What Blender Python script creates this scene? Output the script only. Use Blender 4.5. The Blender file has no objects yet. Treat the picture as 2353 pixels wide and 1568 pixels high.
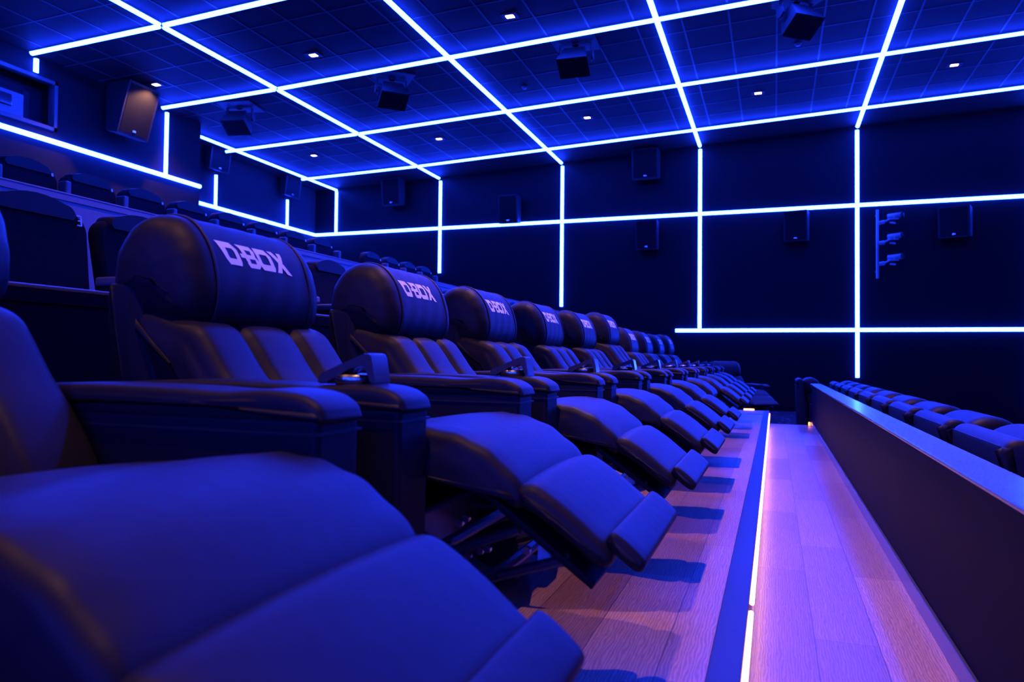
import bpy, bmesh, math, random
from mathutils import Vector, Matrix
random.seed(7)
C = bpy.context.scene
COL = C.collection
PI = math.pi
CAMZ = 0.67

# ------------------------------------------------------------------ materials
def mat(name, col, rough=0.6, metal=0.0, spec=0.5, noise=0.0, nscale=20.0, bump=0.0, emit=None, estr=1.0, sheen=0.0):
    m = bpy.data.materials.new(name); m.use_nodes = True
    nt = m.node_tree; b = nt.nodes['Principled BSDF']
    b.inputs['Base Color'].default_value = (*col, 1)
    b.inputs['Roughness'].default_value = rough
    b.inputs['Metallic'].default_value = metal
    b.inputs['Specular IOR Level'].default_value = spec
    if sheen: b.inputs['Sheen Weight'].default_value = sheen
    if noise or bump:
        tc = nt.nodes.new('ShaderNodeTexCoord')
        n = nt.nodes.new('ShaderNodeTexNoise'); n.inputs['Scale'].default_value = nscale; n.inputs['Detail'].default_value = 3
        nt.links.new(tc.outputs['Object'], n.inputs['Vector'])
        if noise:
            r = nt.nodes.new('ShaderNodeMapRange')
            r.inputs['To Min'].default_value = 1 - noise; r.inputs['To Max'].default_value = 1 + noise
            nt.links.new(n.outputs['Fac'], r.inputs['Value'])
            mx = nt.nodes.new('ShaderNodeVectorMath'); mx.operation = 'SCALE'
            mx.inputs[0].default_value = col
            nt.links.new(r.outputs[0], mx.inputs['Scale'])
            nt.links.new(mx.outputs[0], b.inputs['Base Color'])
        if bump:
            bp = nt.nodes.new('ShaderNodeBump'); bp.inputs['Strength'].default_value = bump; bp.inputs['Distance'].default_value = 0.003
            nt.links.new(n.outputs['Fac'], bp.inputs['Height']); nt.links.new(bp.outputs[0], b.inputs['Normal'])
    if emit:
        b.inputs['Emission Color'].default_value = (*emit, 1); b.inputs['Emission Strength'].default_value = estr
    return m

LEDK = 1.0
M = {}
M['leather'] = mat('black_leatherette', (.0135, .0125, .0145), .50, spec=.17, noise=.10, nscale=30, bump=.25)
M['leather_panel'] = mat('black_band_fabric', (.013, .012, .015), .52, spec=.20, noise=.1, nscale=60)
M['leather_dark'] = mat('dark_leatherette', (.008, .008, .009), .5, spec=.15)
M['piping'] = mat('black_piping', (.012, .012, .014), .5)
M['letter'] = mat('white_lettering', (.97, .97, .97), .5)
M['plastic'] = mat('black_plastic', (.03, .03, .035), .3)
M['gloss_plastic'] = mat('gloss_black_plastic', (.05, .05, .06), .16, spec=.7)
M['bronze'] = mat('chromed_cup_ring', (.75, .68, .6), .22, metal=1)
M['metal_dark'] = mat('dark_metal', (.06, .06, .065), .4, metal=.6)
M['bolt'] = mat('zinc_bolt', (.7, .7, .72), .25, metal=1)
M['tag'] = mat('white_tag', (.6, .55, .58), .6)
M['fabric'] = mat('dark_seat_fabric', (.010, .009, .012), .9, spec=.08, noise=.35, nscale=90)
M['cover'] = mat('black_vinyl_cover', (.006, .006, .007), .6, spec=.2)
M['arm_grey'] = mat('grey_arm_pad', (.10, .095, .10), .5)
M['wall'] = mat('dark_acoustic_fabric', (.0048, .0046, .0052), .42, spec=.06, noise=.12, nscale=120)
M['backwall'] = mat('dark_painted_wall', (.013, .0125, .0135), .8, spec=.08, noise=.06, nscale=150)
M['riser'] = mat('grey_riser_panel', (.20, .20, .21), .6, noise=.08, nscale=60)
M['halfwall'] = mat('black_half_wall_panel', (.0010, .0013, .0075), .6, spec=.03, noise=.05, nscale=80)
M['cap'] = mat('dark_cap_laminate', (.07, .07, .08), .25, spec=.7)
M['carpet_dark'] = mat('dark_carpet', (.012, .012, .015), .95, spec=.05, noise=.4, nscale=200)
M['ceil_tile'] = mat('dark_ceiling_tile', (.0095, .0095, .010), .7, spec=.08, noise=.10, nscale=60)
M['tbar'] = mat('grey_ceiling_bar', (.030, .030, .032), .55, spec=.2)
M['channel'] = mat('black_led_channel', (.015, .015, .017), .6)
M['spk'] = mat('black_speaker_case', (.0055, .0055, .006), .6, spec=.25)
M['spk_grille'] = mat('speaker_grille', (.0035, .0035, .004), .8, spec=.1, noise=.5, nscale=400)
M['nosing'] = mat('dark_step_nosing', (.016, .020, .028), .4, spec=.25)
M['led'] = mat('blue_led_diffuser', (.6, .7, .9), .5, emit=(.0072, .031, 1.0), estr=150)
M['led_warm'] = mat('warm_led_diffuser', (.9, .8, .75), .5, emit=(1.0, .42, .36), estr=14)
M['lens'] = mat('downlight_lens', (.9, .8, .7), .4, emit=(1.0, .62, .32), estr=14)
M['orange'] = mat('amber_step_lens', (.9, .5, .2), .4, emit=(1.0, .22, .03), estr=7)
M['glass'] = mat('projector_port_glass', (.02, .02, .03), .08, spec=.8)
M['port'] = mat('projector_body_grey', (.12, .12, .13), .5)
M['frame'] = mat('window_frame_dark', (.05, .05, .055), .5)

def wood(name, seed=0.0):
    m = bpy.data.materials.new(name); m.use_nodes = True
    nt = m.node_tree; b = nt.nodes['Principled BSDF']; L = nt.links
    g = nt.nodes.new('ShaderNodeNewGeometry'); s = nt.nodes.new('ShaderNodeSeparateXYZ'); L.new(g.outputs['Position'], s.inputs[0])
    c = nt.nodes.new('ShaderNodeCombineXYZ'); L.new(s.outputs['Y'], c.inputs['X']); L.new(s.outputs['X'], c.inputs['Y'])
    off = nt.nodes.new('ShaderNodeVectorMath'); off.operation = 'ADD'; off.inputs[1].default_value = (seed, .062, 0); L.new(c.outputs[0], off.inputs[0])
    br = nt.nodes.new('ShaderNodeTexBrick'); L.new(off.outputs[0], br.inputs['Vector'])
    br.inputs['Scale'].default_value = 1; br.inputs['Brick Width'].default_value = 1.22; br.inputs['Row Height'].default_value = .178
    br.inputs['Mortar Size'].default_value = .0012; br.inputs['Bias'].default_value = 0.0; br.offset = .37
    br.inputs['Color1'].default_value = (.27, .15, .10, 1); br.inputs['Color2'].default_value = (.50, .31, .21, 1); br.inputs['Mortar'].default_value = (.06, .03, .02, 1)
    # long grain
    mp = nt.nodes.new('ShaderNodeMapping'); mp.inputs['Scale'].default_value = (1.3, 26, 1); L.new(off.outputs[0], mp.inputs['Vector'])
    n1 = nt.nodes.new('ShaderNodeTexNoise'); n1.inputs['Scale'].default_value = 3.2; n1.inputs['Detail'].default_value = 6; n1.inputs['Distortion'].default_value = .6; L.new(mp.outputs[0], n1.inputs['Vector'])
    # cathedral figure
    mp2 = nt.nodes.new('ShaderNodeMapping'); mp2.inputs['Scale'].default_value = (1.6, 9, 1); L.new(off.outputs[0], mp2.inputs['Vector'])
    w = nt.nodes.new('ShaderNodeTexWave'); w.wave_type = 'RINGS'; w.inputs['Scale'].default_value = 4.5; w.inputs['Distortion'].default_value = 9; w.inputs['Detail'].default_value = 3; w.inputs['Detail Scale'].default_value = 1.3
    L.new(mp2.outputs[0], w.inputs['Vector'])
    r1 = nt.nodes.new('ShaderNodeMapRange'); r1.inputs['To Min'].default_value = .72; r1.inputs['To Max'].default_value = 1.18; L.new(n1.outputs['Fac'], r1.inputs['Value'])
    r2 = nt.nodes.new('ShaderNodeMapRange'); r2.inputs['To Min'].default_value = .68; r2.inputs['To Max'].default_value = 1.2; L.new(w.outputs['Fac'], r2.inputs['Value'])
    mu = nt.nodes.new('ShaderNodeMath'); mu.operation = 'MULTIPLY'; L.new(r1.outputs[0], mu.inputs[0]); L.new(r2.outputs[0], mu.inputs[1])
    sc = nt.nodes.new('ShaderNodeVectorMath'); sc.operation = 'SCALE'; L.new(br.outputs['Color'], sc.inputs[0]); L.new(mu.outputs[0], sc.inputs['Scale'])
    L.new(sc.outputs[0], b.inputs['Base Color'])
    b.inputs['Roughness'].default_value = .36; b.inputs['Specular IOR Level'].default_value = .6
    bp = nt.nodes.new('ShaderNodeBump'); bp.inputs['Strength'].default_value = .15; bp.inputs['Distance'].default_value = .002
    L.new(mu.outputs[0], bp.inputs['Height']); L.new(bp.outputs[0], b.inputs['Normal'])
    return m
M['wood'] = wood('oak_plank_floor'); M['wood2'] = wood('oak_plank_floor_platform', 3.3)

def dots():
    m = bpy.data.materials.new('dotted_carpet'); m.use_nodes = True
    nt = m.node_tree; b = nt.nodes['Principled BSDF']; L = nt.links
    g = nt.nodes.new('ShaderNodeNewGeometry'); v = nt.nodes.new('ShaderNodeTexVoronoi'); v.inputs['Scale'].default_value = 5.5; L.new(g.outputs['Position'], v.inputs['Vector'])
    r = nt.nodes.new('ShaderNodeMath'); r.operation = 'LESS_THAN'; r.inputs[1].default_value = .17; L.new(v.outputs['Distance'], r.inputs[0])
    mx = nt.nodes.new('ShaderNodeMix'); mx.data_type = 'RGBA'; mx.inputs['A'].default_value = (.012, .012, .016, 1); mx.inputs['B'].default_value = (.13, .13, .15, 1)
    L.new(r.outputs[0], mx.inputs['Factor']); L.new(mx.outputs['Result'], b.inputs['Base Color']); b.inputs['Roughness'].default_value = .95
    b.inputs['Specular IOR Level'].default_value = .05
    return m
M['carpet_dots'] = dots()

# ------------------------------------------------------------------ helpers
def obj(name, bm, m, parent=None, smooth=False, loc=None):
    bmesh.ops.recalc_face_normals(bm, faces=bm.faces)
    me = bpy.data.meshes.new(name); bm.to_mesh(me); bm.free()
    me.materials.append(m)
    if smooth:
        for p in me.polygons: p.use_smooth = True
    o = bpy.data.objects.new(name, me); COL.objects.link(o)
    if loc: o.location = loc
    if parent: o.parent = parent
    return o
def tag(o, label, cat, group=None):
    o['label'] = label; o['category'] = cat
    if group: o['group'] = group
    return o
def thing(name, label, cat, loc=(0, 0, 0), rotz=0, group=None):
    o = bpy.data.objects.new(name, None); COL.objects.link(o); o.empty_display_size = .1
    o.location = loc; o.rotation_euler = (0, 0, rotz)
    return tag(o, label, cat, group)
def struct(name, bm, m):
    o = obj(name, bm, m); o['kind'] = 'structure'; return o
def dup(root, loc, rotz, label, group=None, keep=lambda o: True):
    r = root.copy(); COL.objects.link(r); r.location = loc; r.rotation_euler = (0, 0, rotz); r['label'] = label
    if group: r['group'] = group
    for ch in list(root.children):
        if not keep(ch): continue
        c = ch.copy(); COL.objects.link(c); c.parent = r
        for g in ch.children:
            if not keep(g): continue
            d = g.copy(); COL.objects.link(d); d.parent = c
    return r
def new(): return bmesh.new()
def add_box(bm, lo, hi, bev=0.0):
    lo = Vector(lo); hi = Vector(hi)
    r = bmesh.ops.create_cube(bm, size=1); vs = r['verts']
    for v in vs: v.co = Vector(((v.co.x + .5) * (hi.x - lo.x) + lo.x, (v.co.y + .5) * (hi.y - lo.y) + lo.y, (v.co.z + .5) * (hi.z - lo.z) + lo.z))
    if bev:
        es = list({e for v in vs for e in v.link_edges})
        bmesh.ops.bevel(bm, geom=es, offset=bev, segments=3, affect='EDGES', profile=.5)
    return vs
def box(lo, hi, bev=0.0):
    bm = new(); add_box(bm, lo, hi, bev); return bm
def add_cyl(bm, p, q, r, seg=12, r2=None):
    p = Vector(p); q = Vector(q); d = q - p
    rot = d.to_track_quat('Z', 'Y').to_matrix().to_4x4()
    bmesh.ops.create_cone(bm, cap_ends=True, segments=seg, radius1=r, radius2=r if r2 is None else r2, depth=d.length, matrix=Matrix.Translation((p + q) / 2) @ rot)
def cr(pts, n=6):
    """closed Catmull-Rom through 2-D control points"""
    out = []; N = len(pts)
    for i in range(N):
        p0, p1, p2, p3 = (Vector(pts[(i + k - 1) % N]) for k in range(4))
        for j in range(n):
            t = j / n
            out.append(.5 * ((2 * p1) + (-p0 + p2) * t + (2 * p0 - 5 * p1 + 4 * p2 - p3) * t * t + (-p0 + 3 * p1 - 3 * p2 + p3) * t ** 3))
    return out
def pad(ctrl, hw, r=.03, n=6, dome=.012, groove=None, mods=None, samples=None, y0=0.0, curve=True, step=.04):
    """upholstered pad: closed profile in x-z swept along y with rounded ends"""
    P = cr(ctrl, n) if curve else [Vector(p) for p in ctrl]
    N = len(P)
    area = sum(P[i].x * P[(i + 1) % N].y - P[(i + 1) % N].x * P[i].y for i in range(N))
    if area < 0: P.reverse()
    nor = []
    for i in range(N):
        t = (P[(i + 1) % N] - P[i - 1]).normalized(); nor.append(Vector((t.y, -t.x)))   # outward for ccw
    cen = sum(P, Vector((0, 0))) / N
    ys = []
    K = 5
    for k in range(K + 1):
        a = PI / 2 * k / K; ys.append((-(hw - r) - r * math.cos(a), r * (1 - math.sin(a))))
    inner = hw - r; cnt = max(2, int(2 * inner / step)) if not groove else max(2, int(2 * inner / .012))
    for k in range(1, cnt): ys.append((-inner + 2 * inner * k / cnt, 0))
    for k in range(K, -1, -1):
        a = PI / 2 * k / K; ys.append(((hw - r) + r * math.cos(a), r * (1 - math.sin(a))))
    rings = []
    bm = new()
    def ring(y, ins, sc=1.0):
        vs = []
        for i in range(N):
            e = ins + (groove(y, P[i], nor[i]) if groove else 0) - (mods(y, P[i], nor[i]) if mods else 0)
            q = P[i] - nor[i] * e
            if sc != 1: q = cen + (q - cen) * sc
            vs.append(bm.verts.new((q.x, y + y0, q.y)))
        return vs
    if dome is not None:
        rings.append(ring(-hw - dome, r, .35)); rings.append(ring(-hw - dome * .75, r, .7)); rings.append(ring(-hw - dome * .35, r, .9))
    for y, ins in ys: rings.append(ring(y, ins))
    if dome is not None:
        rings.append(ring(hw + dome * .35, r, .9)); rings.append(ring(hw + dome * .75, r, .7)); rings.append(ring(hw + dome, r, .35))
    for a, b in zip(rings, rings[1:]):
        for i in range(N): bm.faces.new((a[i], a[(i + 1) % N], b[(i + 1) % N], b[i]))
    bm.faces.new(rings[0]); bm.faces.new(rings[-1])
    return bm

# ------------------------------------------------------------------ camera (solved from the photograph's vanishing lines)
yaw, pitch, roll, fpx = .34289, .02558, .01045, 1689.5
f = Vector((-math.sin(yaw) * math.cos(pitch), math.cos(yaw) * math.cos(pitch), math.sin(pitch)))
r_ = Vector((math.cos(yaw), math.sin(yaw), 0)); u_ = r_.cross(f)
rr = math.cos(roll) * r_ + math.sin(roll) * u_; uu = -math.sin(roll) * r_ + math.cos(roll) * u_
cam = bpy.data.cameras.new('camera'); co = bpy.data.objects.new('camera', cam); COL.objects.link(co)
mw = Matrix((rr, uu, -f)).transposed().to_4x4(); mw.translation = (0, 0, CAMZ); co.matrix_world = mw
cam.sensor_width = 36; cam.lens = fpx / 2353 * 36; cam.clip_start = .02; cam.clip_end = 100
cam.dof.use_dof = True; cam.dof.focus_distance = 3.0; cam.dof.aperture_fstop = 4.0
C.camera = co

# ------------------------------------------------------------------ room shell
D = 16.0; XK0 = -1.4918; S = 3.03637; XF = XK0 - 2 * S; H0 = 4.379 + CAMZ; G1 = .03938; G2 = .02341
XP = -10.035; XB = -11.112; YP = 10.8
def cz(x): return H0 + (G1 if x > XF else G2) * (x - XF)
XR = 7.4; YN = -5.0
bm = new()
for a, b in ((XB - .2, XF), (XF, XR)):
    lo = [bm.verts.new((x, y, cz(x))) for x in (a, b) for y in (YN, D + .2)]
    hi = [bm.verts.new((x, y, cz(x) + .12)) for x in (a, b) for y in (YN, D + .2)]
    bm.faces.new((lo[0], lo[1], lo[3], lo[2])); bm.faces.new((hi[0], hi[1], hi[3], hi[2]))
    bm.faces.new((lo[0], lo[2], hi[2], hi[0])); bm.faces.new((lo[1], lo[3], hi[3], hi[1])); bm.faces.new((lo[0], lo[1], hi[1], hi[0])); bm.faces.new((lo[2], lo[3], hi[3], hi[2]))
struct('ceiling', bm, M['ceil_tile'])
# exposed grid bars of the suspended ceiling
YS = [7.411, 9.778, 12.245, 14.731]
bm = new(); tile = S / 5
def sloped(bm, x0, x1, y0, y1, dz0, dz1):
    vs = []
    for dz in (dz0, dz1):
        for x in (x0, x1):
            for y in (y0, y1): vs.append(bm.verts.new((x, y, cz(x) - dz)))
    for q in ((0, 1, 3, 2), (4, 5, 7, 6), (0, 1, 5, 4), (2, 3, 7, 6), (0, 2, 6, 4), (1, 3, 7, 5)): bm.faces.new([vs[i] for i in q])
k = -16
while True:
    x = XK0 + tile * (k + .5); k += 1
    if x < XP: continue
    if x > XR - .1: break
    sloped(bm, x - .012, x + .012, 3.0, 14.73, -.002, .004)
yy = []
allY = [YS[0] - 2.4 * 2, YS[0] - 2.4] + YS
for a, b in zip(allY, allY[1:]):
    for q in (1, 2, 3): yy.append(a + (b - a) * q / 4)
for y in yy:
    if y < 3: continue
    for a, b in ((XP, XF), (XF, XR)): sloped(bm, a, b, y - .010, y + .010, -.002, .003)
struct('trim_1', bm, M['tbar'])

struct('wall_side', box((XB - .2, D, -1.2), (XR, D + .15, 6.0)), M['wall'])
struct('wall_back', box((XB - .15, YP - .1, 1.25), (XB, D, 5.2)), M['backwall'])
# projecting booth wall, with the port window opening at its near part
BY0, BY1, BZ0, BZ1 = 4.6, 7.90, 3.305 + CAMZ, 4.035 + CAMZ
bm = new()
add_box(bm, (XP - .35, YN, 1.25), (XP, BY0, 5.2)); add_box(bm, (XP - .35, BY1, 1.25), (XP, YP, 5.2))
add_box(bm, (XP - .35, BY0, 1.25), (XP, BY1, BZ0)); add_box(bm, (XP - .35, BY0, BZ1), (XP, BY1, 5.2))
add_box(bm, (XB - .15, YP - .12, 1.25), (XP - .35, YP, 5.2))
struct('wall_booth', bm, M['backwall'])
bm = new()
for lo, hi in (((XP - .1, BY0, BZ0), (XP + .03, BY1, BZ0 + .05)), ((XP - .1, BY0, BZ1 - .05), (XP + .03, BY1, BZ1)), ((XP - .1, BY1 - .05, BZ0), (XP + .03, BY1, BZ1)), ((XP - .1, BY0, BZ0), (XP + .03, BY0 + .05, BZ1))): add_box(bm, lo, hi)
struct('window_1', bm, M['frame'])
wb = struct('wall_booth_inside', box((XP - .34, BY0, BZ0 - .02), (XP - .30, BY1, BZ1 + .02)), M['glass'])
pj = thing('projector', 'grey boxed projector with a dark square lens inside the booth window', 'projector', (XP - .18, 7.1, BZ0 + .05))
obj('body', box((-.10, -.22, .03), (.10, .36, .36), .01), M['port'], pj)
obj('lens', box((.10, -.10, .14), (.13, .17, .30), .01), M['glass'], pj)
obj('foot', box((-.08, -.18, 0), (.08, .30, .03)), M['metal_dark'], pj)

# floors and tiers
struct('floor_platform', box((-2.0, YN, -.6), (-.072, 10.75, 0)), M['wood2'])
struct('floor_corridor', box((-.072, YN, -.6), (.475, 10.55, -.17)), M['wood'])
struct('floor_landing', box((-2.0, 10.55, -.7), (.60, D, -.32)), M['carpet_dots'])
struct('floor_step', box((-.30, 10.55, -.32), (.44, 11.35, -.22)), M['wood'])
struct('floor_front', box((.475, YN, -.8), (XR, D, -.57)), M['carpet_dark'])
struct('floor_second_tier', box((-4.4, YN, -.6), (-2.0, D, .40)), M['carpet_dark'])
struct('floor_third_tier', box((XB, YN, -.6), (-4.4, D, 1.25)), M['carpet_dark'])
# half walls
def halfwall(name, x0, x1, z0, zt, y0, y1, face, cap, over, label):
    t = thing(name, label, 'half wall', ((x0 + x1) / 2, y0, z0))
    o = Vector(t.location)
    obj('panel', box(Vector((x0, y0, z0)) - o, Vector((x1, y1, zt - .034)) - o), face, t)
    obj('fascia', box(Vector((x0 - over + .003, y0, zt - .052)) - o, Vector((x1 + over - .003, y1 + .017, zt - .012)) - o), face, t)
    obj('cap', box(Vector((x0 - over, y0, zt - .012)) - o, Vector((x1 + over, y1 + .02, zt)) - o, .004), cap, t)
    return t, o
t, o = halfwall('half_wall', .475, .560, -.17, .392, YN, 10.62, M['halfwall'], M['cap'], .022, 'long low black half wall beside the sunken walkway, in front of the front row backs')
bb = obj('skirting', box(Vector((.462, YN, -.17)) - o, Vector((.475, 10.6, -.108)) - o, .003), M['cap'], t)
halfwall('half_wall', -2.12, -2.0, .40, .873, YN, 10.4, M['halfwall'], M['cap'], .01, 'low black half wall behind the big recliners')
halfwall('half_wall', -4.5, -4.38, .40, 1.735, YN, D - .02, M['riser'], M['riser'], .01, 'tall blue-lit half wall below the highest row of seats')
# nosing along the platform edge + riser
t = thing('step_nosing', 'smooth dark nosing strip along the edge of the recliner platform', 'step nosing', (-.10, YN, 0))
obj('tread', box((-.036, 0, 0.0), (.034, 10.75 - YN, .006), .002), M['nosing'], t)
obj('lip', box((.028, 0, -.022), (.034, 10.75 - YN, .001)), M['nosing'], t)
# crosswise border at the far end of the platform
obj('end_border', box((-1.9, 9.95 - YN, .0005), (-.036, 10.75 - YN, .004)), M['riser'], t)
seg = [(.25, 2.19), (2.28, 4.21), (4.27, 6.2), (6.25, 8.2), (8.25, 10.2), (10.25, 10.74)]
nm = ['nearest', 'second nearest', 'third from the camera', 'fourth from the camera', 'second farthest', 'short farthest']
for (a, b), w in zip(seg, nm):
    bm = new(); add_cyl(bm, (-.0605, a, -.034), (-.0605, b, -.034), .0068, 10)
    tube = tag(obj('step_light_tube', bm, M['orange'] if w.startswith('short') else M['led_warm'], smooth=False), 'glowing pinkish light tube under the platform nosing, %s of its line' % w, 'led tube', 'light tubes under the platform nosing')
    bm = new()
    for yy_ in (a + .01, b - .03): add_box(bm, (-.072, yy_, -.044), (-.066, yy_ + .02, -.022))
    obj('clip', bm, M['plastic'], tube)
for loc, lab in (((-.33, 10.70, .0), 'small amber step light at the far end of the recliner platform'), ((.44, 10.57, -.17), 'small amber step light at the far foot of the half wall')):
    t = thing('step_light', lab, 'step light', loc, 0, None)
    obj('lens', box((-.07, -.012, .006), (.07, .012, .028) , .004) if loc[0] < 0 else box((-.012, -.02, .006), (.012, .02, .05), .004), M['orange'], t)
    obj('base', box((-.08, -.02, 0), (.08, .02, .007)) if loc[0] < 0 else box((-.018, -.025, 0), (.018, .025, .007)), M['metal_dark'], t)

# ------------------------------------------------------------------ blue led strips
RS = .036
def strip(p, q, nrm, label, lip=None, group='blue led light strips'):
    """half-round diffuser lying on a surface with outward normal nrm, inside a dark channel"""
    p = Vector(p); q = Vector(q); d = (q - p).normalized(); n = Vector(nrm).normalized(); s = d.cross(n).normalized(); N0 = .030
    c0 = p
    bm = new(); prev = None; K = 6
    ends = []
    for e in (p - c0, q - c0):
        vs = [bm.verts.new(e + s * RS * math.cos(PI * k / K) + n * (N0 + RS * 1.1 * math.sin(PI * k / K))) for k in range(K + 1)]
        ends.append(vs)
    a, b = ends
    for k in range(K): bm.faces.new((a[k], a[k + 1], b[k + 1], b[k]))
    bm.faces.new((a[0], b[0], b[K], a[K])); bm.faces.new(a); bm.faces.new(b)
    o = obj('led_strip', bm, M['led'], smooth=False); o.location = c0
    tag(o, label, 'led strip', group)
    bm = new(); w = RS + .006
    def slab(s0, s1, n0, n1):
        vs = [bm.verts.new(e + s * a_ + n * b_) for e in (Vector((0, 0, 0)), q - c0) for a_, b_ in ((s0, n0), (s1, n0), (s1, n1), (s0, n1))]
        for f_ in ((0, 1, 2, 3), (4, 5, 6, 7), (0, 1, 5, 4), (1, 2, 6, 5), (2, 3, 7, 6), (3, 0, 4, 7)): bm.faces.new([vs[i] for i in f_])
    slab(-.011, .011, -.0095 if n.z < -.5 else 0, N0)
    if lip:
        sg = 1 if s.dot(Vector(lip)) > 0 else -1
        slab(sg * w, sg * (w + .006), 0, .050)
    obj('channel', bm, M['channel'], o)
    return o
up = (0, 0, -1)
def cp(x, y, dz=.012): return (x, y, cz(x) - dz)
ordx = {-2: 'on the ceiling fold', -1: '', 0: '', 1: ''}
g = .045
# lengthwise (running to the far wall)
YA = [2.6, 5.01] + YS
XK = {k: XK0 + k * S for k in (-3, -2, -1, 0, 1, 2)}
XK[-3] = -10.465
strip(cp(XK[-3], YP + .05), cp(XK[-3], D - .05), up, 'ceiling led strip running along the recessed back wall corner to the far wall')
segs = [(5.06, YS[0] - g), (YS[0] + g, YS[1] - g), (YS[1] + g, YS[2] - g), (YS[2] + g, YS[3] - g), (YS[3] + g, D - .13)]
wd = ['topmost at the upper left edge', 'second from the upper left', 'middle one', 'next to last', 'short last one before the far wall']
for (a, b), w in zip(segs, wd):
    strip(cp(XK[-2], a), cp(XK[-2], b), up, 'piece of the broken diagonal ceiling led line, %s' % w)
for k, w in ((-1, 'long unbroken diagonal ending above the wall strip that stops over the recliners'), (0, 'steep one left of the top right ceiling speaker'), (1, 'steepest one at the right, reaching the longest wall strip')):
    strip(cp(XK[k], 5.0), cp(XK[k], D - .13), up, 'ceiling led strip, %s' % w)
# crosswise
xa = {0: XP + .12, 1: XP + .12, 2: -10.70, 3: -10.62}
wl = ['nearest, at the upper left corner', 'second, ending above the tilted booth speaker', 'third, crossing the corner strip', 'last, short, close to the far wall']
wr = ['nearest', 'second, passing above the left hanging speakers', 'third', 'farthest, close to the far wall']
for i, y in enumerate(YS):
    strip(cp(xa[i], y), cp(XF - g, y), up, 'crosswise ceiling led piece on the left, %s' % wl[i], lip=(0, 1, 0))
    strip(cp(XF + g, y), cp(XR - .1, y), up, 'long crosswise ceiling led strip, %s' % wr[i], lip=(0, 1, 0))
strip(cp(XF + g, 5.01), cp(XR - .1, 5.01), up, 'long crosswise ceiling led strip just above the top edge of the photo', lip=(0, 1, 0))
# side wall
Z1 = 3.142 + CAMZ; Z2 = .662 + CAMZ
ny = (0, -1, 0)
strip((XB + .04, D, Z1), (XR - .1, D, Z1), ny, 'long upper horizontal led strip across the far wall')
strip((-1.99, D, Z2), (XR - .1, D, Z2), ny, 'lower horizontal led strip on the far wall above the walkway')
def vert(x, z0, z1, lab):
    strip((x, D - .002, z0), (x, D - .002, z1), ny, lab)
vert(XK[-3], Z1 + .04, cz(XK[-3]) - .08, 'short vertical led strip beside the far corner of the back wall')
for k, zb, w in ((-2, 2.064 + CAMZ, 'ending just above the rear seats'), (-1, 1.213 + CAMZ, 'ending above the middle recliners'), (0, Z2 + .04, 'meeting the lower horizontal strip at its left end'), (1, -.279 + CAMZ, 'the longest, reaching down above the walkway')):
    x = XK[k]
    strip((x, D - .002, Z1 + .045), (x, D - .002, cz(x) - .10), ny, 'upper half of the vertical wall led %s' % w)
    strip((x, D - .002, zb), (x, D - .002, Z1 - .045), ny, 'lower half of the vertical wall led %s' % w)
strip((XK[2], D - .002, -.2), (XK[2], D - .002, cz(XK[2]) - .07), ny, 'vertical led line on the far wall just past the right edge of the photo')
# near side wall, behind the camera; its unseen led strips are added fill light
struct('wall_near', box((XB - .2, YN - .15, -1.2), (XR, YN, 6.0)), M['wall'])
py = (0, 1, 0)
strip((XP, YN, Z1), (XR - .1, YN, Z1), py, 'upper horizontal fill led strip added on the near side wall behind the camera')
strip((-6.0, YN, Z2), (XR - .1, YN, Z2), py, 'lower horizontal fill led strip added on the near side wall behind the camera')
for k, w in ((-1, 'over the second row'), (0, 'over the near recliners'), (1, 'toward the screen')):
    strip((XK[k], YN + .002, Z2 + .05), (XK[k], YN + .002, Z1 - .05), py, 'vertical fill led strip added on the near side wall behind the camera, %s' % w)
# booth wall and back wall
nx = (1, 0, 0)
strip((XP, 2.8, Z1), (XP, YP - .02, Z1), nx, 'long horizontal led strip under the booth window at the left')
strip((XP + .002, 9.955, Z1 + .03), (XP + .002, 9.955, cz(XP) - .07), nx, 'vertical led strip beside the tilted speaker on the booth wall')
strip((XP + .002, 7.54, 4.06 + CAMZ), (XP + .002, 7.54, cz(XP) - .07), nx, 'very short vertical led strip above the booth window')
strip((XB, YP + .1, Z1), (XB, D - .05, Z1), nx, 'horizontal led strip on the recessed back wall behind the top row')
strip((XB + .002, 12.38, Z1 + .03), (XB + .002, 12.38, 3.82 + CAMZ), nx, 'short vertical led strip under the left speaker of the recessed back wall')
strip((XB + .002, 14.79, Z1 + .03), (XB + .002, 14.79, 3.80 + CAMZ), nx, 'short vertical led strip under the right speaker of the recessed back wall')

# ------------------------------------------------------------------ downlights
def downlight(x, y, lab, energy=80, size=1.35):
    t = thing('downlight', lab, 'ceiling light', (x, y, cz(x)), 0, 'warm recessed downlights')
    bm = new(); add_box(bm, (-.11, -.09, -.008), (.11, -.045, .0)); add_box(bm, (-.11, .045, -.008), (.11, .09, .0)); add_box(bm, (-.11, -.045, -.008), (-.055, .045, 0)); add_box(bm, (.055, -.045, -.008), (.11, .045, 0))
    obj('trim_ring', bm, M['spk'], t)
    obj('lens', box((-.055, -.045, -.006), (.055, .045, -.001)), M['lens'], t)
    l = bpy.data.lights.new('downlight_lamp', 'SPOT'); l.energy = energy; l.color = (1.0, .42, .24); l.spot_size = size; l.spot_blend = .5; l.shadow_soft_size = .035
    lo = bpy.data.objects.new('downlight_lamp', l); COL.objects.link(lo); lo.parent = t; lo.location = (0, 0, -.02)
    return t
DX = [-9.3, -6.35, -3.3, -.27, 2.7]
for i, x in enumerate(DX):
    downlight(x, 13.3, 'small warm downlight in the far row, %s from the left' % ['first', 'second', 'third', 'fourth', 'fifth'][i])
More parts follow.
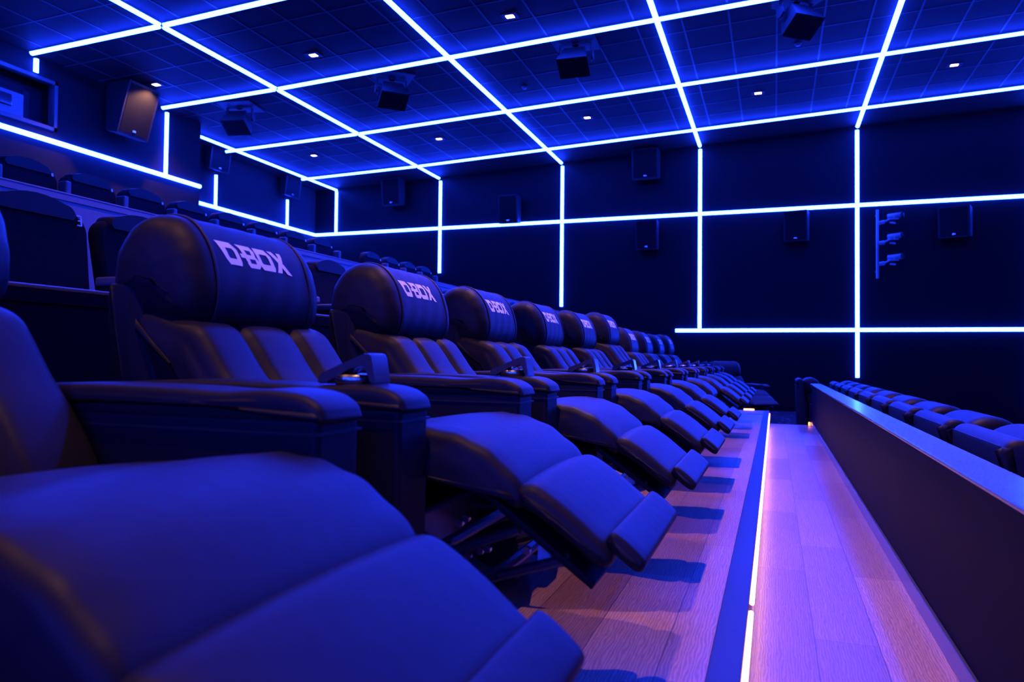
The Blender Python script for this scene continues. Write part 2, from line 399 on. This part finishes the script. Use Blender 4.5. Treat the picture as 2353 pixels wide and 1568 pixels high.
for i, x in enumerate(DX[:3]):
    downlight(x, 9.03, 'small warm downlight of the nearer row, %s' % ['beside the booth wall speaker', 'between the first two diagonal strips', 'near the top middle of the photo'][i], 300 if i == 0 else 80, 2.3 if i == 0 else 1.35)
downlight(-.27, 9.03, 'warm downlight straight above the platform, just out of view')
for y, e in ((4.8, 700), (.5, 430)):
    downlight(-.27, y, 'warm downlight over the recliner platform, out of view above %s' % ('the middle seats' if y > 2 else 'the nearest seat'), e)
    downlight(-3.3, y, 'warm downlight over the second row, out of view above %s' % ('the middle seats' if y > 2 else 'the nearest seat'), e * .3)

# ------------------------------------------------------------------ speakers
def wall_speaker(name, loc, w, h, d, rotz, tilt, lab, group, logo=True):
    t = thing(name, lab, 'speaker', loc, rotz, group)
    # wedge cabinet, local +X is the front; tilt leans the front downwards
    bm = new(); k = math.tan(tilt) * h
    pr = [(0, 0), (d * .55, 0), (d * .55 + k, h), (0, h)] if False else [(0, h * .06), (d * .62, 0), (d * .62 + k, h), (0, h)]
    a = [bm.verts.new((x, -w / 2, z)) for x, z in pr]; b = [bm.verts.new((x, w / 2, z)) for x, z in pr]
    for i in range(4): bm.faces.new((a[i], a[(i + 1) % 4], b[(i + 1) % 4], b[i]))
    bm.faces.new(a); bm.faces.new(b)
    bmesh.ops.bevel(bm, geom=list(bm.edges), offset=.008, segments=2, affect='EDGES')
    obj('cabinet', bm, M['spk'], t)
    bm = new(); m_ = .035
    def fp(u, v, o_): return (d * .62 + k * v + o_, -w / 2 + w * u, h * v)
    c = [fp(.07, .05, .004), fp(.93, .05, .004), fp(.93, .95, .004), fp(.07, .95, .004)]; c2 = [fp(.07, .05, -.01), fp(.93, .05, -.01), fp(.93, .95, -.01), fp(.07, .95, -.01)]
    v = [bm.verts.new(p) for p in c + c2]
    for q in ((0, 1, 2, 3), (0, 1, 5, 4), (1, 2, 6, 5), (2, 3, 7, 6), (3, 0, 4, 7)): bm.faces.new([v[i] for i in q])
    obj('grille', bm, M['spk_grille'], t)
    if logo: obj('badge', box((d * .62 + k * .1, -.03, h * .085), (d * .62 + k * .1 + .012, .03, h * .085 + .03), .004), M['bolt'], t)
    obj('wall_bracket', box((-.12, -.07, h * .3), (.005, .07, h * .7)), M['metal_dark'], t)
    return t
R90 = -PI / 2
sw = [(-9.22, -8.66, 3.79, 4.46, 'upper speaker on the far wall, leftmost, between the two leftmost wall strips', 0),
      (-6.11, -5.60, 3.18, 3.84, 'speaker on the far wall hanging just above the long upper strip', 0),
      (-2.99, -2.35, 3.99, 4.65, 'large speaker high under the ceiling, left of the second longest wall strip', 0),
      (-2.89, -2.38, 2.43, 3.08, 'speaker on the far wall just under the upper strip, below the large one', 0),
      (.20, .70, 2.48, 3.11, 'speaker under the upper wall strip, between the two longest vertical strips', 0),
      (3.03, 3.62, 2.43, 3.03, 'rightmost speaker on the far wall, turned to the left', .0)]
for a, b, z0, z1, lab, ry in sw:
    kx = 15.6 / 16
    wall_speaker('wall_speaker', ((a + b) / 2 * kx, D - .125, z0 * kx + CAMZ), (b - a) * kx * .92, (z1 - z0) * kx, .38, R90 + (-.35 if a > 3 else (-.18 if a > 0 else 0)), .12, lab, 'speakers on the far wall')
wall_speaker('wall_speaker', (XP + .12, 8.95, 3.50 + CAMZ), .62, .80, .38, .0, .30, 'big tilted speaker on the booth wall, lit warm from above', 'speakers on the back walls')
wall_speaker('wall_speaker', (XB + .12, 12.25, 3.86 + CAMZ), .58, .50, .2, 0, .12, 'left one of the two speakers on the recessed back wall', 'speakers on the back walls')
wall_speaker('wall_speaker', (XB + .12, 14.70, 3.84 + CAMZ), .58, .52, .2, 0, .12, 'right one of the two speakers on the recessed back wall', 'speakers on the back walls')

def hang_speaker(x, y, rotz, lab):
    z = cz(x)
    t = thing('ceiling_speaker', lab, 'speaker', (x, y, z), rotz, 'speakers hanging from the ceiling')
    bm = new()
    vs = [bm.verts.new(Vector((sx * (.15 if back else .22), sy * (.12 if back else .17) , zz))) for back, zz in ((True, .0), (False, -.30)) for sx, sy in ((-1, -1), (1, -1), (1, 1), (-1, 1))]
    for q in ((0, 1, 2, 3), (4, 5, 6, 7), (0, 1, 5, 4), (1, 2, 6, 5), (2, 3, 7, 6), (3, 0, 4, 7)): bm.faces.new([vs[i] for i in q])
    bmesh.ops.rotate(bm, verts=bm.verts, cent=(0, 0, 0), matrix=Matrix.Rotation(-.55, 3, 'X'))
    bmesh.ops.translate(bm, verts=bm.verts, vec=(0, .02, -.16))
    obj('cabinet', bm, M['spk'], t)
    bm = box((-.20, -.15, -.306), (.20, .15, -.298)); bmesh.ops.rotate(bm, verts=bm.verts, cent=(0, 0, 0), matrix=Matrix.Rotation(-.55, 3, 'X')); bmesh.ops.translate(bm, verts=bm.verts, vec=(0, .02, -.16))
    obj('grille', bm, M['spk_grille'], t)
    bm = new(); add_box(bm, (-.235, -.03, -.30), (-.222, .03, -.03)); add_box(bm, (.222, -.03, -.30), (.235, .03, -.03)); add_box(bm, (-.235, -.04, -.04), (.235, .04, -.028)); add_cyl(bm, (0, 0, -.04), (0, 0, 0), .05)
    obj('yoke', bm, M['spk'], t)
    bm = new(); add_cyl(bm, (.24, 0, -.20), (.26, 0, -.20), .07, 16); obj('knob', bm, M['spk'], t)
    bm = new(); add_cyl(bm, (-.26, 0, -.20), (-.24, 0, -.20), .07, 16); obj('knob', bm, M['spk'], t)
    obj('backing_plate', box((-.31, -.29, -.012), (.31, .29, -.001)), M['tbar'], t)
    return t
hang_speaker(-8.75, 10.33, .2, 'hanging ceiling speaker nearest the booth wall')
hang_speaker(-5.72, 10.22, .75, 'hanging ceiling speaker, second from the left, turned sideways')
hang_speaker(-2.70, 10.15, .05, 'hanging ceiling speaker in the middle, showing its black square underside')
hang_speaker(.26, 10.05, .65, 'hanging ceiling speaker at the top right, cut by the photo edge')
for x, y, w in ((.32, 11.44, 'right of the steep second strip'), (-3.9, 11.4, 'over the middle of the far wall')):
    t = thing('smoke_detector', 'small round smoke detector on the ceiling, %s' % w, 'smoke detector', (x, y, cz(x)), 0, 'smoke detectors')
    bm = new(); add_cyl(bm, (0, 0, -.012), (0, 0, 0), .055, 20); obj('base', bm, M['tbar'], t, False)
    bm = new(); add_cyl(bm, (0, 0, -.04), (0, 0, -.012), .03, 20, .045); obj('cover', bm, M['arm_grey'], t, True)

# wall pipe with three stage spotlights
kx = 15.7 / 16
t = thing('spotlight_pipe', 'thin vertical pipe on the far wall right of the longest strip', 'pipe', (1.91 * kx, D - .30, 1.68 * kx + CAMZ))
bm = new(); add_cyl(bm, (0, 0, 0), (0, 0, 1.33), .024, 12); obj('pipe', bm, M['riser'], t, True)
bm = new(); add_cyl(bm, (0, 0, .15), (0, .30, .15), .015, 8); add_cyl(bm, (0, 0, 1.25), (0, .30, 1.25), .015, 8); obj('standoff', bm, M['metal_dark'], t)
for z, w in ((2.86, 'top'), (2.46, 'middle'), (2.05, 'bottom')):
    s_ = thing('stage_spotlight', '%s one of the three small spotlights clamped to the wall pipe' % w, 'spotlight', (1.91 * kx + .072, D - .30, z * kx + CAMZ - .07), 0, 'spotlights on the wall pipe')
    bm = new(); add_cyl(bm, (-.045, 0, -.02), (.05, 0, .0), .036, 12); add_cyl(bm, (.05, 0, 0), (.15, -.03, .05), .018, 8); obj('clamp', bm, M['riser'], s_)
    bm = new(); add_cyl(bm, (.11, .02, .10), (.33, -.07, .11), .045, 16, .05); obj('lamp_body', bm, M['riser'], s_, True)
    bm = new(); add_cyl(bm, (.33, -.07, .11), (.37, -.085, .112), .056, 16, .06); add_box(bm, (.33, -.14, .16), (.39, -.02, .168)); obj('barn_door', bm, M['spk'], s_)
    bm = new(); add_box(bm, (.12, -.07, .03), (.29, -.058, .05)); add_box(bm, (.20, -.075, .03), (.22, -.06, .11)); add_cyl(bm, (.14, 0, -.02), (.24, -.02, -.04), .016, 8); obj('yoke', bm, M['riser'], s_)

# ------------------------------------------------------------------ the big recliners
OX = -1.0     # local origin of a recliner in world x
def L2(pts): return [(x - OX, z) for x, z in pts]
HEAD = [(-1.47, .86), (-1.455, .93), (-1.41, .983), (-1.35, 1.003), (-1.285, .987), (-1.238, .937), (-1.213, .875), (-1.205, .81), (-1.222, .755), (-1.27, .735), (-1.34, .74), (-1.42, .765), (-1.46, .80)]
def pleat(y, p, n):   # gathered wrinkles towards the pad ends
    a = abs(y) - .17
    if a < 0: return 0
    ang = math.atan2(p.y - .87, p.x + .33)
    return .0007 * math.sin(ang * 13 + y * 40) * min(1, a / .08) * (1 if n.y > -.2 else 0)
def seamgroove(y, p, n):
    return .005 * math.exp(-((abs(y) - .178) / .005) ** 2)
LET = []
def q4(*p): LET.append(p)
# letter strokes in a (u, v) box: u 0..1 along the word, v 0 (top)..1 (bottom)
def ringletter(u0, u1, st, cut, spike=False):
    o = [(u0, 0), (u1 - cut, 0), (u1, .30), (u1 + .004, 1 - .16), (u1 - .012, 1), (u0 + cut * .7, 1), (u0 + .008, .78)]
    i_ = [(u0 + st, .27), (u1 - cut * 1.15, .27), (u1 - st, .40), (u1 - st, .73), (u1 - st - .004, .73), (u0 + st + cut * .2, .73), (u0 + st, .66)]
    if spike: o[0] = (u0 - .045, -.02)
    for k in range(7): q4(o[k], o[(k + 1) % 7], i_[(k + 1) % 7], i_[k])
ringletter(.05, .262, .054, .06, True)
q4((.287, .42), (.345, .42), (.345, .60), (.287, .60))
# B: three bars joined on the right
q4((.275, -.02), (.48, -.0), (.47, .22), (.32, .20)); q4((.34, .42), (.49, .42), (.49, .60), (.34, .60)); q4((.345, .80), (.50, .80), (.495, 1), (.375, 1))
q4((.44, .0), (.48, .0), (.515, .22), (.46, .22)); q4((.46, .2), (.515, .2), (.505, .46), (.455, .46)); q4((.465, .46), (.50, .46), (.54, .68), (.485, .62)); q4((.485, .62), (.54, .68), (.54, .88), (.485, .82)); q4((.485, .80), (.54, .86), (.505, 1), (.47, 1))
q4((.31, .1), (.37, .1), (.40, .6), (.34, .6)); q4((.34, .58), (.40, .58), (.405, 1), (.375, 1))
ringletter(.53, .765, .054, .06)
# X with long falling leg
q4((.755, -.02), (.83, -.02), (1.02, 1.06), (.945, 1.02)); q4((.90, .02), (.965, .02), (.955, .26), (.90, .34)); q4((.875, .36), (.93, .36), (.86, 1.0), (.79, 1.0)); q4((.90, .2), (.955, .2), (.93, .5), (.87, .5))
def lettering():
    P = cr(L2(HEAD), 24)
    # arc-length table over the visible front/top part
    i0 = min(range(len(P)), key=lambda i: (P[i] - Vector((-1.262 - OX, .967))).length)
    def at(s):
        i = i0; st = 1 if P[(i0 + 1) % len(P)].y < P[i0].y else -1; acc = 0
        while True:
            j = (i + st) % len(P); d = (P[j] - P[i]).length
            if acc + d >= s:
                t = (s - acc) / d; p = P[i].lerp(P[j], t); tg = (P[j] - P[i]).normalized(); nn = Vector((-tg.y, tg.x)) * 1.0
                if nn.x < 0 and nn.y < 0: nn = -nn
                if nn.x < 0 < .5 and abs(nn.x) > abs(nn.y): nn = -nn
                return p, nn
            acc += d; i = j
    bm = new(); W_, HH = .252, .060
    for p in LET:
        nu, nv = 4, 5; grid = []
        a, b, c, d = [Vector(k_) for k_ in p]
        for j in range(nv + 1):
            row = []
            for i in range(nu + 1):
                s, t_ = i / nu, j / nv
                w = a.lerp(b, s).lerp(d.lerp(c, s), t_)
                pp, nn = at(.030 + max(0, w.y) * HH)
                y = -.158 + w.x * W_ + w.y * .010
                row.append(bm.verts.new((pp.x + nn.x * .0022, y, pp.y + nn.y * .0022)))
            grid.append(row)
        for j in range(nv):
            for i in range(nu):
                bm.faces.new((grid[j][i], grid[j][i + 1], grid[j + 1][i + 1], grid[j + 1][i]))
    return bm
def profile_strip(ctrl, n, y0, y1, off, sel):
    P = cr(ctrl, n); idx = [i for i in range(len(P)) if sel(P[i])]
    return P, idx
def make_recliner():
    t = thing('recliner', 'x', 'recliner', (OX, 0, 0), 0, 'black recliners in the near row')
    hd = obj('headrest', pad(L2(HEAD), .262, .075, 8, dome=.006, groove=seamgroove, mods=pleat), M['leather'], t, True)
    # centre band wrapped over the headrest, between two piped seams
    P = cr(L2(HEAD), 8); N = len(P)
    nor = []
    area = sum(P[i].x * P[(i + 1) % N].y - P[(i + 1) % N].x * P[i].y for i in range(N))
    for i in range(N):
        tg = (P[(i + 1) % N] - P[i - 1]).normalized(); n_ = Vector((tg.y, -tg.x)); nor.append(n_ if area > 0 else -n_)
    bm = new(); cols = []
    ysb = [-.172 + .344 * k / 16 for k in range(17)]
    for i in range(N):
        cols.append([bm.verts.new((P[i].x + nor[i].x * (.0012 + .0012 * math.sin(8 * y_ * 9 + i * .25) * (1 if P[i].y < .93 else .2)), y_, P[i].y + nor[i].y * (.0012 + .0008 * math.sin(70 * y_ + 1)))) for y_ in ysb])
    for i in range(N):
        a, b = cols[i], cols[(i + 1) % N]
        for k in range(16): bm.faces.new((a[k], a[k + 1], b[k + 1], b[k]))
    bd = obj('headrest_band', bm, M['leather_panel'], hd, True)
    for sy in (-.178, .178):
        bm = new(); K = 6; rg = []
        for i in range(N):
            c = Vector((P[i].x + nor[i].x * .001, sy, P[i].y + nor[i].y * .001)); n3 = Vector((nor[i].x, 0, nor[i].y))
            rg.append([bm.verts.new(c + n3 * .004 * math.cos(2 * PI * k / K) + Vector((0, 1, 0)) * .004 * math.sin(2 * PI * k / K)) for k in range(K)])
        for i in range(N):
            a, b = rg[i], rg[(i + 1) % N]
            for k in range(K): bm.faces.new((a[k], a[(k + 1) % K], b[(k + 1) % K], b[k]))
        obj('piping', bm, M['piping'], hd, True)
    le = obj('lettering', lettering(), M['letter'], hd); le['label'] = 'white D-BOX lettering'
    # lumbar cushion in three upright channels
    def chan(y, p, n):
        w = max(0, n.x * .8 + n.y * .6)
        g_ = .026 * (math.exp(-((abs(y) - .098) / .013) ** 2))
        b_ = -.008 * (1 - ((((abs(y) - .098) if abs(y) > .098 else abs(y)) - (.075 if abs(y) > .098 else 0)) / .09) ** 2)
        return (g_ + b_) * w
    BACK = [(-1.40, .76), (-1.33, .775), (-1.262, .755), (-1.205, .735), (-1.172, .70), (-1.128, .64), (-1.075, .58), (-1.02, .50), (-.99, .42), (-1.06, .38), (-1.16, .42), (-1.25, .52), (-1.33, .64)]
    obj('backrest', pad(L2(BACK), .262, .035, 6, groove=chan), M['leather'], t, True)
    # upholstered shell behind
    SH = [(-1.455, .80), (-1.43, .84), (-1.37, .84), (-1.345, .78), (-1.27, .50), (-1.22, .22), (-1.24, .16), (-1.36, .16), (-1.405, .22), (-1.43, .5)]
    obj('back_shell', pad(L2(SH), .262, .02, 4), M['leather_dark'], t, True)
    SEAT = [(-1.12, .47), (-1.05, .484), (-.917, .506), (-.79, .517), (-.67, .534), (-.60, .529), (-.535, .508), (-.485, .476), (-.448, .440), (-.436, .405), (-.462, .392), (-.52, .425), (-.60, .462), (-.72, .455), (-.9, .42), (-1.08, .39), (-1.14, .42)]
    def crown(y, p, n):
        return .010 * (1 - (y / .25) ** 2) * max(0, n.y)
    def wr(y, p, n):
        a = abs(y) - .17
        return crown(y, p, n) + (0 if a < 0 else .0015 * math.sin(p.x * 95 + y * 30) * min(1, a / .06) * (1 if p.x > .3 else 0))
    obj('seat_cushion', pad(L2(SEAT), .250, .026, 6, mods=wr), M['leather'], t, True)
    FT = [(-.452, .430), (-.425, .438), (-.395, .425), (-.355, .398), (-.315, .366), (-.285, .340), (-.272, .316), (-.285, .298), (-.315, .310), (-.36, .344), (-.41, .378), (-.448, .398)]
    fr = obj('footrest', pad(L2(FT), .250, .024, 6, mods=crown), M['leather'], t, True)
    FL = [(-.283, .352), (-.272, .362), (-.250, .350), (-.222, .326), (-.214, .312), (-.222, .296), (-.240, .300), (-.268, .322), (-.284, .340)]
    obj('footrest_flap', pad(L2(FL), .235, .012, 5), M['leather'], t, True)
    bm = new(); 
    vs = add_box(bm, (-.17, -.215, -.006), (.085, .215, .008), .003)
    bmesh.ops.rotate(bm, verts=bm.verts, cent=(0, 0, 0), matrix=Matrix.Rotation(.62, 3, 'Y')); bmesh.ops.translate(bm, verts=bm.verts, vec=(-.38 - OX, 0, .305))
    obj('footrest_board', bm, M['leather_dark'], t)
    # armrests: padded top over a slab body
    for s in (-1, 1):
        yc = s * .322
        AB = [(-1.325, .13), (-1.325, .575), (-.628, .575), (-.621, .35), (-.628, .13)]
        ar = obj('armrest', box((-1.30 - OX, yc - .057, .10), (-.624 - OX, yc + .057, .582), .010), M['leather'], t, True)
        for p_ in ar.data.polygons: p_.use_smooth = False
        AP = [(-1.315, .60), (-1.27, .616), (-1.1, .624), (-.9, .622), (-.80, .618), (-.72, .622), (-.66, .617), (-.628, .603), (-.617, .588), (-.622, .572), (-.7, .570), (-1.0, .570), (-1.3, .575)]
        obj('arm_pad', pad(L2(AP), .061, .017, 5, dome=.001, y0=yc), M['leather'], ar, True)
        bm = new()
        add_box(bm, (-1.30 - OX, yc - .0595, .556), (-.6205 - OX, yc + .0595, .560))
        obj('seam', bm, M['piping'], ar)
    # control and cup holder on the near arm
    yc = -.322
    cu = bpy.data.objects.new('cup_holder', None)
    bm = new(); pr = [(-.815, .622), (-.81, .640), (-.712, .680), (-.700, .677), (-.690, .622), (-.700, .622), (-.712, .660), (-.745, .650), (-.79, .630), (-.79, .622)]
    w = .032
    a = [bm.verts.new((x - OX, yc - w, z)) for x, z in pr]; b = [bm.verts.new((x - OX, yc + w, z)) for x, z in pr]
    for i in range(len(pr)): bm.faces.new((a[i], a[(i + 1) % len(pr)], b[(i + 1) % len(pr)], b[i]))
    bm.faces.new(a); bm.faces.new(b); bmesh.ops.bevel(bm, geom=list(bm.edges), offset=.003, segments=2, affect='EDGES')
    hood = obj('control_hood', bm, M['gloss_plastic'], t)
    bm = new(); K = 20; rad = .036; rg = []
    for i in range(K):
        a_ = 2 * PI * i / K; c = Vector((-.75 - OX + rad * math.cos(a_), yc + rad * math.sin(a_), .630)); d_ = Vector((math.cos(a_), math.sin(a_), 0))
        rg.append([bm.verts.new(c + d_ * .006 * math.cos(2 * PI * k / 8) + Vector((0, 0, 1)) * .010 * math.sin(2 * PI * k / 8)) for k in range(8)])
    for i in range(K):
        a, b = rg[i], rg[(i + 1) % K]
        for k in range(8): bm.faces.new((a[k], a[(k + 1) % 8], b[(k + 1) % 8], b[k]))
    cr_ = obj('cup_ring', bm, M['bronze'], hood, True)
    bpy.data.objects.remove(cu)
    # motion base and reclining linkage
    obj('base', box((-1.22 - OX, -.24, 0), (-.72 - OX, .24, .34), .01), M['plastic'], t)
    bm = new()
    for s in (-1, 1):
        y_ = s * .20
        for p, q in (((-.78, .22), (-.46, .345)), ((-.74, .345), (-.50, .25)), ((-.60, .22), (-.36, .30)), ((-.86, .30), (-.60, .30))):
            a = Vector((p[0] - OX, y_, p[1])); b = Vector((q[0] - OX, y_, q[1])); add_cyl(bm, a, b, .010, 6)
    add_cyl(bm, (-.50 - OX, -.2, .26), (-.50 - OX, .2, .26), .012, 8); add_cyl(bm, (-.62 - OX, -.2, .30), (-.62 - OX, .2, .30), .012, 8)
    lk = obj('linkage', bm, M['metal_dark'], t)
    for x_, z_ in ((-.578, .35), (-.565, .36), (-.52, .305), (-.535, .30), (-.56, .288), (-.66, .30), (-.70, .27), (-.44, .31)):
        bm = new(); add_cyl(bm, (x_ - OX, -.216, z_), (x_ - OX, -.206, z_), .0075, 10)
        obj('bolt', bm, M['bolt'], lk)
    obj('paper_tag', box((-.425 - OX, -.19, .275), (-.40 - OX, -.187, .315)), M['tag'], lk)
    return t
PCH = .893; YC0 = 1.029 - .388 + .006
rec = make_recliner()
names = ['the nearest, its footrest filling the lower left', 'second nearest, with the largest white headrest lettering', 'third from the camera', 'fourth from the camera', 'fifth from the camera', 'sixth from the camera', 'seventh from the camera', 'eighth from the camera', 'fourth from the far end of the row', 'third from the far end of the row', 'last but one of the row', 'last of the row, next to the dark aisle']
NREC = 11
lab = lambda i: 'black recliner with raised footrest, ' + (names[i] if i < 8 else ['third from the far end of the row', 'last but one of the row', 'last of the row, next to the dark aisle'][i - 8])
rec.location = (OX, YC0, 0); rec['label'] = lab(0)
dup(rec, (OX, YC0 - PCH, 0), 0, 'black recliner with raised footrest beside the camera, just out of view')
dx = [0, 0, 0, .0, .0, .0, .05, 0, 0, 0, 0, 0]
for i in range(1, NREC):
    if i == 6:      # this one stands upright with its footrest folded in
        up6 = dup(rec, (OX, YC0 + PCH * i, 0), 0, 'black upright recliner with folded footrest, head higher than its neighbours, between two reclined ones', keep=lambda o: not o.name.startswith('footrest'))
        for c in up6.children:
            if c.name.split('.')[0] in ('headrest', 'backrest', 'back_shell'): c.location = (-.035, 0, .055)
    else:
        rc_ = dup(rec, (OX, YC0 + PCH * i, 0), 0, lab(i))
        if i >= 3:   # slightly different recline from seat to seat
            for c in rc_.children:
                if c.name.split('.')[0] == 'headrest': c.location = (-.028, 0, {5: .012, 7: -.022, 8: -.022, 9: -.02}.get(i, .005))
dup(rec, (-.60, 13.1, -.32), -.9, 'lone reclining seat beyond the dark aisle, turned toward the camera', keep=lambda o: not o.name.startswith('lettering'))

# ------------------------------------------------------------------ front row seats, seen from behind over the half wall
def make_front():
    t = thing('front_recliner', 'x', 'recliner', (0, 0, -.57), 0, 'front row seats seen from behind')
    zf = .57
    SH = [(.0, .37), (.005, .405), (.03, .428), (.07, .430), (.095, .41), (.11, .35), (.14, .0), (.16, -.35), (.10, -.42), (.03, -.40), (.01, 0)]
    bs = obj('back_shell', pad([(x, z + zf) for x, z in SH], .365, .028, 6, dome=.002), M['leather'], t, True)
    obj('rear_seam', box((-.004, -.33, .325 + zf), (.004, .33, .331 + zf)), M['piping'], bs)
    HD = [(.10, .31), (.10, .39), (.16, .435), (.24, .44), (.31, .40), (.335, .33), (.31, .24), (.22, .20), (.13, .22)]
    obj('headrest', pad([(x, z + zf) for x, z in HD], .30, .06, 6), M['leather_dark'], t, True)
    BK = [(.14, .24), (.30, .24), (.38, .1), (.44, -.08), (.34, -.14), (.20, -.05)]
    obj('backrest', pad([(x, z + zf) for x, z in BK], .27, .03, 6), M['leather_dark'], t, True)
    ST = [(.36, -.02), (.6, .0), (.85, .02), (.92, -.05), (.85, -.14), (.5, -.16), (.36, -.12)]
    obj('seat_cushion', pad([(x, z + zf) for x, z in ST], .26, .03, 5), M['leather_dark'], t, True)
    for s in (-1, 1):
        obj('armrest', box((.18, s * .33 - .05, .05), (.86, s * .33 + .05, zf + .06), .02), M['leather_dark'], t)
    obj('base', box((.22, -.25, 0), (.8, .25, .42)), M['plastic'], t)
    return t
fr = make_front()
FY = 3.10; FXX = .685
fn = ['nearest, at the right edge', 'second nearest', 'third nearest', 'fourth nearest', 'fifth nearest', 'sixth nearest', 'fourth from the far end', 'third from the far end', 'last but one']
fr.location = (FXX, FY, -.57); fr['label'] = 'dark front row seat back over the half wall, ' + fn[0]
for j in range(1, 9):
    dup(fr, (FXX, FY + PCH * j, -.57), 0, 'dark front row seat back over the half wall, ' + fn[j])
dup(fr, (.31, 12.3, -.57), 0, 'single dark seat back standing past the far end of the half wall')

# ------------------------------------------------------------------ conventional cinema seats of the rows behind
def make_chair(three=False, wing=False):
    t = thing('cinema_chair', 'x', 'chair', (0, 0, 0), 0, 'x')
    # back: rounded shield shape (front view) given thickness
    def shield(hw_, z0, z1, x0, x1, bow=.05, rc=.09, crown=.03):
        bm = new(); o = []
        n_ = 10
        o.append((-hw_ * .92, z0)); o.append((hw_ * .92, z0))
        for k in range(7):
            a = PI / 2 * k / 6; o.append((hw_ - rc + rc * math.cos(a), z1 - crown - rc + rc * math.sin(a)))
        for k in range(1, 6): 
            u = 1 - 2 * k / 6; o.append(((hw_ - rc) * u, z1 - crown * u * u))
        for k in range(6, -1, -1):
            a = PI / 2 * k / 6; o.append((-(hw_ - rc + rc * math.cos(a)), z1 - crown - rc + rc * math.sin(a)))
        lean = lambda z: -.16 * (z - z0)
        zc = (z0 + z1) / 2; rg = []
        for fx, sc in ((0, .93), (.10, .975), (.28, 1), (.72, 1), (.90, .975), (1, .93)):
            rg.append([bm.verts.new((x0 + (x1 - x0) * fx + lean(zc + (z - zc) * sc), y * sc, zc + (z - zc) * (1 - (1 - sc) * .6))) for y, z in o])
        for p_, q_ in zip(rg, rg[1:]):
            for i in range(len(o)): bm.faces.new((p_[i], p_[(i + 1) % len(o)], q_[(i + 1) % len(o)], q_[i]))
        bm.faces.new(rg[0]); bm.faces.new(rg[-1])
        return bm
    obj('backrest', shield(.262, .42, .98, -.06, .03, crown=.035), M['fabric'], t)
    obj('headrest_cover', shield(.205, .90, 1.0, -.145, -.035, crown=.03, rc=.05), M['cover'], t)
    obj('rear_panel', box((-.085, -.24, .36), (-.055, .24, .80), .01), M['cover'], t)
    ST = [(.02, .44), (.25, .46), (.46, .455), (.50, .42), (.46, .37), (.2, .35), (.02, .36)]
    obj('seat', pad(ST, .25, .03, 5), M['fabric'], t, True)
    ar = obj('armrest', box((.0, .262, .60), (.44, .318, .645), .014), M['arm_grey'], t)
    obj('arm_post', box((.02, .272, .0), (.36, .308, .602), .008), M['cover'], ar)
    obj('pedestal', box((.1, -.1, 0), (.36, .1, .36)), M['metal_dark'], t)
    bm = new()
    if three:
        # numeral 3 from small bars
        x = -.043
        for lo, hi in (((-.011, .020), (.010, .026)), ((-.005, -.003), (.010, .003)), ((-.011, -.026), (.010, -.020)), ((.008, .0), (.014, .024)), ((.008, -.024), (.014, .0))):
            add_box(bm, (0, lo[0], lo[1]), (.004, hi[0], hi[1]))
    else:
        add_box(bm, (0, -.009, -.012), (.003, .009, .012), .001)
    bmesh.ops.rotate(bm, verts=bm.verts, cent=(0, 0, 0), matrix=Matrix.Rotation(-.158, 3, 'Y'))
    bmesh.ops.translate(bm, verts=bm.verts, vec=(-.040, .205, .905))
    np_ = obj('number_plate', bm, M['letter'], t)
    if wing: obj('side_wing', box((-.06, .268, .30), (.04, .322, .87), .014), M['arm_grey'], t)
    if three: np_['label'] = 'white seat number 3'
    return t
c3 = make_chair(True); c3['group'] = 'seats of the second row'
X2 = -3.06; P2 = 2.57 - .205
c3.location = (X2, P2, .40); c3['label'] = 'dark fabric cinema seat marked with the number 3, just behind the nearest big recliners'
cz_ = make_chair(False); cz_['group'] = 'seats of the second row'
ordn = ['second', 'third', 'fourth', 'fifth', 'sixth', 'seventh', 'eighth', 'ninth', 'tenth', 'eleventh', 'twelfth', 'thirteenth']
for n in range(1, 13):
    lb = 'dark cinema seat in the row behind the recliners, %s from the left' % ordn[n - 1]
    if n == 1: cz_.location = (X2, P2 + .58, .40); cz_['label'] = lb
    else: dup(cz_, (X2, P2 + .58 * n, .40), 0, lb, 'seats of the second row')
X3 = -5.57; P3 = 4.396 - .205
c4 = make_chair(False, True); c4['group'] = 'seats of the highest row'
k = 0
ord3 = ['first at the left edge', 'second from the left', 'third from the left', 'fourth from the left', 'fifth from the left', 'sixth from the left', 'seventh from the left', 'eighth from the left', 'last before the aisle gap', 'first after the aisle gap', 'second after the aisle gap', 'third after the aisle gap', 'far end one']
for i, n in enumerate([-1, 0, 1, 2, 3, 4, 5, 6, 7, 9.25, 10.25, 11.25, 12.25]):
    lb = 'small dark seat back in the highest row, %s' % ord3[i]
    if i == 0: c4.location = (X3, P3 + .58 * n, 1.25); c4['label'] = lb
    else: dup(c4, (X3, P3 + .58 * n, 1.25), 0, lb, 'seats of the highest row')

# ------------------------------------------------------------------ world and view
w = bpy.data.worlds.new('world'); C.world = w; w.use_nodes = True
w.node_tree.nodes['Background'].inputs['Color'].default_value = (.004, .01, .08, 1); w.node_tree.nodes['Background'].inputs['Strength'].default_value = .02
C.view_settings.view_transform = 'Standard'; C.view_settings.look = 'None'; C.view_settings.gamma = 1; C.view_settings.exposure = 0
C.view_settings.use_curve_mapping = False
try:
    C.cycles.use_denoising = True; C.cycles.max_bounces = 6; C.cycles.diffuse_bounces = 3; C.cycles.sample_clamp_indirect = 8; C.cycles.use_light_tree = True
except Exception: pass
